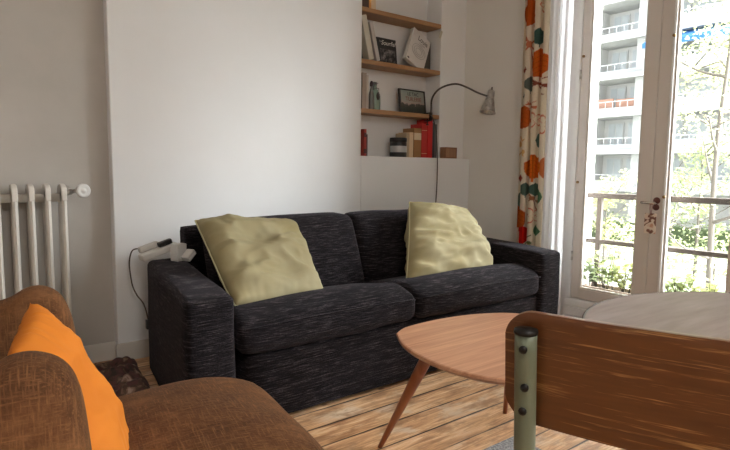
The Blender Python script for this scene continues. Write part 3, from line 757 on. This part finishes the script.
def post(s):
    pts = []
    b0 = bp(s, .112, -.0125); b1 = bp(s, .0, -.0125); b2 = bp(s, -.10, -.0125)
    pts = [b0, b1, b2, Vector((b2.x,b2.y,.55)) + nx*.02, Vector((b2.x,b2.y,.44)) + nx*.01, Vector((b2.x,b2.y,0)) - nx*.05]
    p_ = MB().tube(smooth_path(pts, 4), .0125, 16, flat=.85); o_ = to_local(p_, root).build('leg', M['green'], root, smooth=True)
    mb = MB().lathe([(.0124,-.002),(.0130,0),(.0125,.003),(.001,.0045)], 16, mat=Matrix.Translation(b0)); to_local(mb, root).build('end_cap', M['bolt'], root, smooth=True)
    for v_ in (.095,.052,.024):
        q_ = bp(s+(.0 if v_ != .052 else .002), v_, -.0245); Mr = Matrix.Translation(q_) @ (Vector((0,0,1)).rotation_difference(-nx).to_matrix().to_4x4())
        mb = MB().lathe([(.0045,-.002),(.0045,.001),(.001,.0022)], 10, mat=Mr); to_local(mb, root).build('bolt', M['bolt'], root, smooth=True)
post(.027); post(Wb-.027)
cs = A0 + dx*Wb/2 + nx*.20
Mseat = Matrix(((dx.x,nx.x,0,cs.x),(dx.y,nx.y,0,cs.y),(0,0,1,.45),(0,0,0,1)))
sm = rbox(.38,.36,.014,.006,10,puff=(0,0,0),warp=lambda P: (P.x*(1-.1*(P.y<-.1)), P.y, P.z-.01*(1-(P.x/.19)**2)))
sm.v = [tuple(Mseat @ Vector(v)) for v in sm.v]; to_local(sm, root).build('seat', M['ply'], root, smooth=True)
for sx in (-1,1):
    a = Mseat @ Vector((sx*.165,-.19,-.016)); b = Mseat @ Vector((sx*.165,.15,-.016)); c_ = Mseat @ Vector((sx*.18,.19,-.45))
    to_local(MB().tube(smooth_path([a, b, Mseat @ Vector((sx*.167,.17,-.04)), c_], 4), .011, 12), root).build('leg', M['green'], root, smooth=True)

# rug under the round table
m = mat('grey_flatweave_rug', (.22,.22,.23), .95); t = NT(m); t.base(t.ramp(t.noise(t.coords((30,30,1)), 3, 3), [(.4, (.13,.13,.14)), (.6, (.34,.33,.32))]))
o = MB().box((-.62,-.62,0),(.62,.62,.004)).build('rug', m, bevel=.001); o.location = (1.30,.72,.0); o.rotation_euler = (0,0,R(0)); o.scale = (.60,.85,1)
tag(o, 'grey woven rug on the floor under the round table', 'rug')

# ------------------------------------------------------------------ curtains
LEAVES = [  # (Y, z, half width, half height, kind, colour)
 (2.354,2.044,.045,.095,'round',(.52,.105,.018)),(2.312,1.985,.030,.05,'line',(.60,.20,.10)),(2.248,2.070,.03,.05,'line',(.60,.20,.10)),
 (2.272,1.869,.036,.054,'leaf',(.045,.095,.082)),(2.176,1.834,.022,.048,'leaf',(.66,.23,.18)),(2.338,1.80,.045,.10,'branch',(.55,.18,.09)),
 (2.261,1.705,.064,.095,'crown',(.60,.125,.018)),(2.372,1.67,.022,.055,'leaf',(.26,.055,.025)),(2.330,1.575,.035,.05,'leaf',(.13,.15,.13)),
 (2.262,1.555,.075,.050,'branch',(.26,.07,.04)),(2.372,1.50,.02,.06,'leaf',(.08,.12,.10)),(2.310,1.42,.04,.035,'branch',(.55,.18,.09)),
 (2.372,1.370,.046,.092,'crown',(.52,.11,.020)),(2.282,1.335,.050,.060,'line',(.62,.22,.14)),(2.205,1.30,.028,.07,'line',(.62,.22,.14)),
 (2.247,1.200,.026,.050,'leaf',(.075,.14,.11)),(2.375,1.13,.032,.08,'branch',(.70,.42,.16)),(2.278,1.030,.066,.080,'crown',(.66,.15,.018)),(2.196,1.02,.020,.07,'round',(.60,.18,.06)),
 (2.372,.950,.026,.050,'leaf',(.35,.05,.03)),(2.335,.875,.030,.045,'leaf',(.09,.14,.11)),(2.262,.875,.035,.045,'leaf',(.07,.13,.10)),
 (2.388,.80,.02,.05,'leaf',(.10,.15,.11)),(2.270,.800,.040,.06,'branch',(.30,.12,.06)),(2.385,.690,.055,.085,'crown',(.50,.105,.018)),(2.275,.700,.050,.060,'line',(.62,.22,.16)),
 (2.345,.565,.036,.060,'round',(.62,.018,.012)),(2.235,.600,.030,.055,'leaf',(.08,.17,.09)),(2.30,.52,.03,.05,'branch',(.12,.15,.06)),(2.222,.83,.02,.06,'leaf',(.08,.17,.09)),
 (2.385,.42,.05,.08,'crown',(.55,.12,.018)),(2.26,.40,.05,.06,'leaf',(.07,.13,.10)),(2.33,.27,.05,.07,'crown',(.6,.14,.02)),(2.24,.22,.03,.05,'round',(.6,.02,.012)),(2.36,2.2,.04,.06,'leaf',(.07,.13,.10)),(2.26,2.22,.06,.08,'crown',(.6,.13,.02))]
def cloth_colour(y, z):
    base = (.80,.71,.57)
    for (cy_, cz, w, h, k, c) in LEAVES:
        a = (y-cy_)/w; b = (z-cz)/h
        if abs(a) > 1.15 or abs(b) > 1.3: continue
        if k == 'round' and a*a+b*b < 1: 
            return tuple(q*.7 for q in c) if abs(a) < .04 else c
        if k == 'leaf':
            wv = max(0, 1-abs(b))**.6
            if abs(a) < wv: return c
            if b < -.8 and abs(a) < .06: return c
        if k == 'crown':      # leaf with a pointed top
            if b < .35: inside = a*a + ((b-.0)/1.0)**4 < 1
            else: inside = abs(a) < (1.0-b)/.65*.95
            if inside: return tuple(q*.62 for q in c) if (abs(a) < .035 or abs((b*3+abs(a)*2) % 1 - .5) < .05) else c
            if abs(a) < .06 and -1.3 < b < 0: return c
        if k == 'line':
            r_ = math.hypot(a, b); an = math.atan2(b, a)
            if abs(r_ - .85*abs(math.cos(2.5*an))**.5) < .09 and r_ > .1: return c
        if k == 'branch':
            if abs(a - .5*b) < .07 or abs(abs(b-.3) - abs(a)*.8) < .07 and abs(a) < .9: return c
            for ss in (-.7,.1,.7):
                if ((a-ss)/.28)**2 + ((b-.45*ss-.25)/.22)**2 < 1: return c
    return base
def curtain(name, y0, y1, x0, amp, folds, mat_, label, z0, z1, pat, seed, nu=120, nv=520, flare=0):
    vs = []; cs_ = []
    for j in range(nv+1):
        z = z0+(z1-z0)*j/nv
        for i in range(nu+1):
            u = i/nu; w_ = 1 + flare*(1-(z-z0)/(z1-z0))
            y = y1 + (y0-y1)*u*w_
            ph = folds*2*PI*u + .5*noise.noise(Vector((u*3, z*.8, seed)))
            x = x0 + amp*math.sin(ph)*(1+.3*noise.noise(Vector((u*5, z*1.2, seed+4)))) + .006*noise.noise(Vector((u*9,z*2,seed+8)))
            y2 = y + .010*math.sin(2*ph)
            vs.append((x, y2, z)); 
            if pat: cs_.append((*cloth_colour(y, z), 1))
    fs = [(j*(nu+1)+i, j*(nu+1)+i+1, (j+1)*(nu+1)+i+1, (j+1)*(nu+1)+i) for j in range(nv) for i in range(nu)]
    mb = MB().add(vs, fs)
    if pat: mb.c = cs_
    o = mb.build(name, mat_, smooth=True); tag(o, label, 'curtain'); return o
curtain('printed_curtain', 2.195, 2.400, 3.165, .026, 3.0, M['curtain'], 'cream curtain printed with orange leaves beside the French door', .03, 2.46, True, 1)
curtain('sheer_curtain', 2.012, 2.165, 3.115, .010, 2.5, M['sheer'], 'white sheer curtain between the printed curtain and the door frame', .03, 2.46, False, 2, 60, 60)
root = empty('curtain_rod', (3.18,1.5,2.48), 'dark curtain rod above the French door', 'curtain rod')
MB().tube([(0,-.65,0),(0,1.0,0)], .012, 12).build('rod', M['bolt'], root, smooth=True)
for y in (-.55,.95): MB().tube([(0,y,0),(.121,y,0)], .008, 8).build('bracket', M['bolt'], root, smooth=True)

# ------------------------------------------------------------------ balcony rail and planting outside
for k, (a, b) in enumerate(OPEN[:1]):
    root = empty('balcony_railing', (3.50,(a+b)/2,0), 'weathered metal balcony railing just outside the French door', 'railing')
    h = (b-a)/2
    MB().box((-.022,-h,.822),(.022,h,.857)).build('top_rail', M['rail'], root, bevel=.004)
    MB().box((-.014,-h,.520),(.014,h,.548)).build('lower_rail', M['rail'], root, bevel=.003)
    for s_ in (-1,1): MB().box((-.015,s_*(h-.085)-.016,.13),(.015,s_*(h-.085)+.016,.822)).build('post', M['rail'], root, bevel=.003)
root = empty('planter_box', (3.43,1.62,.125), 'long low planter on the sill behind the railing', 'planter')
mb = MB().box((-.07,-.40,0),(.07,.40,.012)); mb.box((-.07,-.40,.012),(-.058,.40,.125)); mb.box((.058,-.40,.012),(.07,.40,.125)); mb.box((-.058,-.40,.012),(.058,-.388,.125)); mb.box((-.058,.388,.012),(.058,.40,.125))
mb.build('trough', mat('pale_terracotta', (.42,.32,.26), .8), root, bevel=.003)
MB().box((-.057,-.387,.013),(.057,.387,.105)).build('soil', mat('potting_soil', (.05,.035,.025), 1), root)
def leaf_quad(mb, p, d, n_, L, W, mi=0):
    d = d.normalized(); s_ = d.cross(n_); 
    if s_.length < 1e-4: s_ = Vector((1,0,0))
    s_.normalize(); n2 = s_.cross(d)
    pts = [p, p+d*L*.3+s_*W*.45+n2*L*.05, p+d*L*.7+s_*W*.35+n2*L*.03, p+d*L-n2*L*.08, p+d*L*.7-s_*W*.35+n2*L*.03, p+d*L*.3-s_*W*.45+n2*L*.05, p+d*L*.5]
    mb.add(pts, [(0,1,6),(1,2,6),(2,3,6),(3,4,6),(4,5,6),(5,0,6)], mi)
def sill_plant(y, h, nst, label, seed, m):
    r_ = random.Random(seed); root = empty('potted_plant', (3.43,y,.235), label, 'plant', group=None)
    st = MB(); lf = MB()
    for k in range(nst):
        a = r_.uniform(0,2*PI); lean = r_.uniform(.1,.6); hh = h*r_.uniform(.55,1)
        d = Vector((math.cos(a)*lean*.35, math.sin(a)*lean, 1)).normalized()
        b0 = Vector((r_.uniform(-.02,.02), r_.uniform(-.04,.04), -.01)); tp = b0 + d*hh
        st.tube([b0, (b0+tp)/2+Vector((0,r_.uniform(-.01,.01),0)), tp], [.003,.0025,.0015], 6)
        for q_ in range(11):
            t_ = .25+.75*q_/10; p_ = b0 + (tp-b0)*t_; an = r_.uniform(0,2*PI)
            dd = Vector((math.cos(an)*.5, math.sin(an), r_.uniform(-.1,.8))); L = r_.uniform(.035,.062)
            leaf_quad(lf, p_, dd, Vector((0,0,1)), L, L*.8)
    st.build('stems', M['bark'], root, smooth=True); lf.build('foliage', m, root)
sill_plant(1.975,.22,5,'leafy green plant at the left end of the planter',21,M['leaf3'])
sill_plant(1.87,.29,8,'tall light green plant right of the railing post',22,M['leaf'])
sill_plant(1.76,.26,8,'light green plant in the middle of the left door leaf',23,M['leaf2'])
sill_plant(1.65,.20,7,'low green plant just left of the door\'s meeting stiles',24,M['leaf3'])
sill_plant(1.42,.22,8,'light green plant right of the door\'s meeting stiles',25,M['leaf'])
sill_plant(1.31,.19,7,'pale low plant at the right end of the planter',26,M['leaf2'])

# ------------------------------------------------------------------ the street
m = mat('pale_pavement', (.42,.41,.40), .9); t = NT(m); t.base(t.ramp(t.noise(t.coords(), .35, 5), [(.4, (.20,.23,.14)), (.5, (.29,.29,.26)), (.6, (.33,.325,.315))]))
struct(MB().box((4.2,-70,-4.3),(120,110,-4.0)).build('ground', m))
m = mat('pale_concrete', (.46,.455,.45), .85); t = NT(m); t.base(t.ramp(t.noise(t.coords(), .6, 4), [(.3, (.38,.375,.37)), (.7, (.44,.435,.43))])); CONC = m
DARKW = mat('facade_glass', (.46,.49,.51), .3); FRM = mat('facade_window_frame', (.55,.55,.55), .5); BAL = mat('balcony_glass_grey', (.33,.35,.36), .3); REC = mat('recess_wall', (.56,.55,.54), .9)
BLUE = mat('blue_awning', (.03,.13,.33), .8); CREAM = mat('cream_awning', (.62,.56,.48), .8); BRICKC = mat('terracotta_blind', (.40,.22,.16), .8)
root = empty('apartment_building', (45,20,-4), 'white concrete apartment block with loggias and balconies across the street', 'building')
B = Vector(root.location); FL = 3.03
def bb(y0, y1, z0, z1, x0, x1, mb=None): 
    return (mb or MB()).box((x0, y0-B.y, z0-B.z), (x1, y1-B.y, z1-B.z))
mb = bb(-20,60,-4,17.6,2.2,14); 
for yy_ in (26.75,22.1,13.2,4.0,-5.0,36.0,45): bb(yy_,yy_+.85,-4,17.6,-.25,2.2,mb)
bb(-20,60,17.3,17.9,-.3,2.4,mb); mb.build('wall', REC, root)
mb = MB()
for yy_ in (26.75,22.1,13.2,4.0,-5.0,36.0,45): bb(yy_-.01,yy_+.86,-4,17.7,-.28,.0,mb)
mb.build('pier', CONC, root)
slabm = None
for k in range(-1, 6):
    z = 2.75 + FL*(k-0) - 3.03*0
    o = bb(-20,60,z-.32,z+.02,-.9,2.2).build('balcony_slab', CONC, root)
    for (ya, yb) in ((4.9,13.2),(14.05,22.1),(22.95,26.75),(27.6,36)):
        proj_ = .9 if (ya, yb) != (22.95,26.75) else .15
        pm = MB(); 
        if (ya, yb) == (22.95,26.75):
            bb(ya,yb,z+.02,z+.50,-.20,-.10,pm); pm.build('parapet', CONC if k % 2 else BAL, root)
        else:
            bb(ya,yb,z+.02,z+.75,-.86,-.80,pm); pm.build('parapet', BAL, root)
        hr = MB(); bb(ya,yb,z+.98,z+1.04,-proj_+.02,-proj_+.08,hr)
        ny = int((yb-ya)/.6)
        for q_ in range(ny+1):
            y_ = ya+(yb-ya)*q_/ny; bb(y_-.02,y_+.02,z+.4,z+1.0,-proj_+.03,-proj_+.07,hr)
        hr.build('handrail', FRM, root)
        nw = 2 if yb-ya < 5 else 4
        for q_ in range(nw):
            y0_ = ya+.25+(yb-ya-.3)*q_/nw; y1_ = y0_+(yb-ya-.3)/nw-.35
            wf = MB(); bb(y0_,y1_,z+.35,z+2.45,2.08,2.2,wf); w_ = wf.build('window', FRM, root)
            pn = MB(); mid_ = (y0_+y1_)/2; bb(y0_+.09,mid_-.05,z+.45,z+2.35,2.04,2.09,pn); bb(mid_+.05,y1_-.09,z+.45,z+2.35,2.04,2.09,pn); pn.build('pane', DARKW, w_)
aw = MB(); aw.add([Vector(p)-B for p in ((44.9,14.2,11.55),(44.9,21.9,11.55),(43.4,21.9,10.75),(43.4,14.2,10.75),(44.9,14.2,11.47),(44.9,21.9,11.47),(43.4,21.9,10.67),(43.4,14.2,10.67))], [(0,1,2,3),(7,6,5,4),(0,4,5,1),(1,5,6,2),(2,6,7,3),(3,7,4,0)])
aw.build('awning', BLUE, root)
av = MB(); bb(14.2,21.9,10.4,10.75,-1.62,-1.58,av); av.build('awning_valance', BLUE, root)
av = MB(); bb(23.1,24.8,6.3,7.0,.3,.36,av); av.build('blind', BRICKC, root); av = MB(); bb(25,26.5,6.3,7.1,.3,.36,av); av.build('blind', BRICKC, root)

def blob(mb, c, r, n_, L, seed, m=0, squash=1):
    r_ = random.Random(seed)
    for k in range(n_):
        d = Vector((r_.gauss(0,1), r_.gauss(0,1), r_.gauss(0,1))).normalized()*r*r_.uniform(.2,1)**.5; d.z *= squash
        dd = Vector((r_.gauss(0,1), r_.gauss(0,1), r_.gauss(0,.6))); l_ = L*r_.uniform(.6,1.3)
        leaf_quad(mb, Vector(c)+d, dd, Vector((r_.gauss(0,.5), r_.gauss(0,.5), 1)), l_, l_*.75)
def tree(x, y, h, trunk, spread, nb, leaf_n, L, m, label, seed, clear=.3, shape=None, cat='tree', lr=.45):
    r_ = random.Random(seed); root = empty('tree', (x,y,-4), label, cat)
    br = MB(); lf = MB(); base = Vector((0,0,0)); tops = []
    tp = [Vector((r_.uniform(-.02,.02)*h*i/6*.4, r_.uniform(-.02,.02)*h*i/6*.4, h*i/6)) for i in range(7)]; tp[0] = base
    br.tube(smooth_path(tp, 3), [trunk*(1-.85*i/18) for i in range(19)], 8)
    for k in range(nb):
        f_ = clear + (1-clear)*(k+.5)/nb; p = tp[0].lerp(tp[-1], f_); i_ = min(5, int(f_*6)); p = tp[i_].lerp(tp[i_+1], f_*6-i_)
        an = k*2.4 + r_.uniform(-.4,.4); ln = spread*(1.05-.6*abs(f_-.55))*r_.uniform(.7,1.1)
        e = p + Vector((math.cos(an)*ln, math.sin(an)*ln, ln*r_.uniform(.45,.95)))
        mpt = p.lerp(e,.5) + Vector((0,0,-.08*ln))
        br.tube(smooth_path([p, mpt, e], 4), [trunk*.38*(1-.8*q_/8) for q_ in range(9)], 6)
        tops.append((e, ln)); 
        for q_ in range(3):
            s0 = p.lerp(e, r_.uniform(.35,.8)); e2 = s0 + Vector((r_.gauss(0,1), r_.gauss(0,1), r_.uniform(0,1))).normalized()*ln*.5
            br.tube([s0, s0.lerp(e2,.5)+Vector((0,0,.03*ln)), e2], [trunk*.16,trunk*.12,trunk*.05], 5); tops.append((e2, ln*.7))
    for q_, (e, ln) in enumerate(tops): blob(lf, e, ln*lr, leaf_n, L, seed*100+q_)
    br.build('branches', M['bark'], root, smooth=True); lf.build('foliage', m, root)
tree(9.0,3.33,8.2,.075,1.15,10,75,.055,M['leaf2'],'slender young tree with pale spring leaves close behind the right door leaf',31,clear=.36,lr=.5)
tree(19,5.3,15.5,.16,3.8,14,330,.12,M['leaf2'],'tall light green tree at the right edge, in front of the balconies',33,clear=.35)
tree(28.5,11.2,5.4,.10,2.0,9,80,.15,M['leaf'],'small bare-branched tree before the hedge, right of the door stiles',35,clear=.3,lr=.35)
tree(22,12.2,3.9,.07,1.5,8,70,.12,M['leaf2'],'low pale tree seen low in the left door leaf',36,clear=.25,lr=.4)
hb = MB()
for k in range(60):
    blob(hb, (0, -26+k*.95, 1.0), 1.05, 95, .24, 500+k, squash=1.0)
root = empty('hedge', (40,20,-4), 'green hedge along the foot of the apartment block', 'hedge'); hb.build('foliage', M['leaf3'], root); root['kind'] = 'stuff'
MB().box((-.4,-27,0),(.4,31,1.3)).build('hedge_core', mat('hedge_core', (.06,.08,.035), 1), root)
for i, (x, y, sc, lab) in enumerate(((31,16.3,1.3,'round green shrub behind the lower railing bar, left'),(30,13.2,1.1,'small round shrub behind the lower railing bar, centre'),(28,10.2,1.5,'broad shrub behind the lower railing bar, right'))):
    sb = MB(); blob(sb, (0,0,sc*.75), sc, 420, .20, 800+i, squash=.8); root = empty('shrub', (x,y,-4), lab, 'shrub'); sb.build('foliage', M['leaf'], root)
    MB().tube([(0,0,0),(0,0,sc*.6)], .05, 6).build('stem', M['bark'], root)

# ------------------------------------------------------------------ sky and lights
w = bpy.data.worlds.new('sky'); scn.world = w; w.use_nodes = True; nt = w.node_tree; nt.nodes.clear()
def N(ty): return nt.nodes.new(ty)
out_ = N('ShaderNodeOutputWorld'); bg = N('ShaderNodeBackground'); tc = N('ShaderNodeTexCoord')
dot = N('ShaderNodeVectorMath'); dot.operation = 'DOT_PRODUCT'
el, az = R(34), R(-55)              # bright hazy part of the sky: azimuth from +X
SUN = Vector((math.cos(el)*math.cos(az), math.cos(el)*math.sin(az), math.sin(el)))
nrm = N('ShaderNodeVectorMath'); nrm.operation = 'NORMALIZE'; nt.links.new(tc.outputs['Generated'], nrm.inputs[0])
nt.links.new(nrm.outputs[0], dot.inputs[0]); dot.inputs[1].default_value = SUN
rp = N('ShaderNodeValToRGB'); e = rp.color_ramp.elements; e[0].position = .45; e[0].color = (0,0,0,1); e[1].position = 1.0; e[1].color = (1,1,1,1)
k = e.new(.86); k.color = (.30,.30,.30,1); rp.color_ramp.interpolation = 'EASE'
nt.links.new(dot.outputs['Value'], rp.inputs['Fac'])
GLOW, BASE = 69.0, 2.7
mul = N('ShaderNodeMath'); mul.operation = 'MULTIPLY_ADD'; nt.links.new(rp.outputs['Color'], mul.inputs[0]); mul.inputs[1].default_value = GLOW; mul.inputs[2].default_value = BASE
bg.inputs['Color'].default_value = (.93,.965,1.0,1); nt.links.new(mul.outputs[0], bg.inputs['Strength']); nt.links.new(bg.outputs[0], out_.inputs['Surface'])
for a, b in OPEN:
    ld = bpy.data.lights.new('window_daylight', 'AREA'); ld.shape = 'RECTANGLE'; ld.size = ZT-ZB; ld.size_y = b-a
    ld.cycles.is_portal = True
    lo = bpy.data.objects.new('window_daylight', ld); COL.objects.link(lo); lo.location = (XW+.26,(a+b)/2,(ZT+ZB)/2); lo.rotation_euler = (0,R(90),0)
# added unseen lamp behind the camera, lifts the dim interior
root = empty('added_fill_lamp', (.3,-1.0,CE), 'added unseen fill lamp, round and white, on the ceiling far from the sofa', 'lamp')
lm = mat('fill_lamp_glow', (.9,.9,.88), .4); lm.node_tree.nodes['Principled BSDF'].inputs['Emission Color'].default_value = (1,.97,.93,1); lm.node_tree.nodes['Principled BSDF'].inputs['Emission Strength'].default_value = 44
MB().lathe([(.001,-.16),(.12,-.15),(.20,-.11),(.23,-.06),(.22,-.02)], 40).build('lamp_shade', lm, root, smooth=True)
MB().lathe([(.23,-.03),(.235,-.03),(.235,0),(.001,0)], 40).build('mount', M['white'], root, smooth=True)

# ------------------------------------------------------------------ camera
yaw, pitch, roll = R(37.5), R(5.75), R(.6)
fw = Vector((math.sin(yaw)*math.cos(pitch), math.cos(yaw)*math.cos(pitch), -math.sin(pitch)))
r0 = Vector((math.cos(yaw), -math.sin(yaw), 0)); u0 = r0.cross(fw)
Rr = r0*math.cos(roll) + u0*math.sin(roll); Uu = -r0*math.sin(roll) + u0*math.cos(roll)
cd = bpy.data.cameras.new('camera'); co = bpy.data.objects.new('camera', cd); COL.objects.link(co)
co.matrix_world = Matrix(((Rr.x,Uu.x,-fw.x,0),(Rr.y,Uu.y,-fw.y,0),(Rr.z,Uu.z,-fw.z,1.0),(0,0,0,1)))
cd.sensor_fit = 'HORIZONTAL'; cd.sensor_width = 36; cd.lens = 36*556/730; cd.clip_start = .02; cd.clip_end = 400
scn.camera = co
vs_ = scn.view_settings; scn.display_settings.display_device = 'sRGB'; vs_.view_transform = 'Standard'; vs_.look = 'None'; vs_.gamma = 1; vs_.use_curve_mapping = False
vs_.exposure = 0.55
scn.cycles.max_bounces = 10; scn.cycles.diffuse_bounces = 6; scn.cycles.transparent_max_bounces = 16
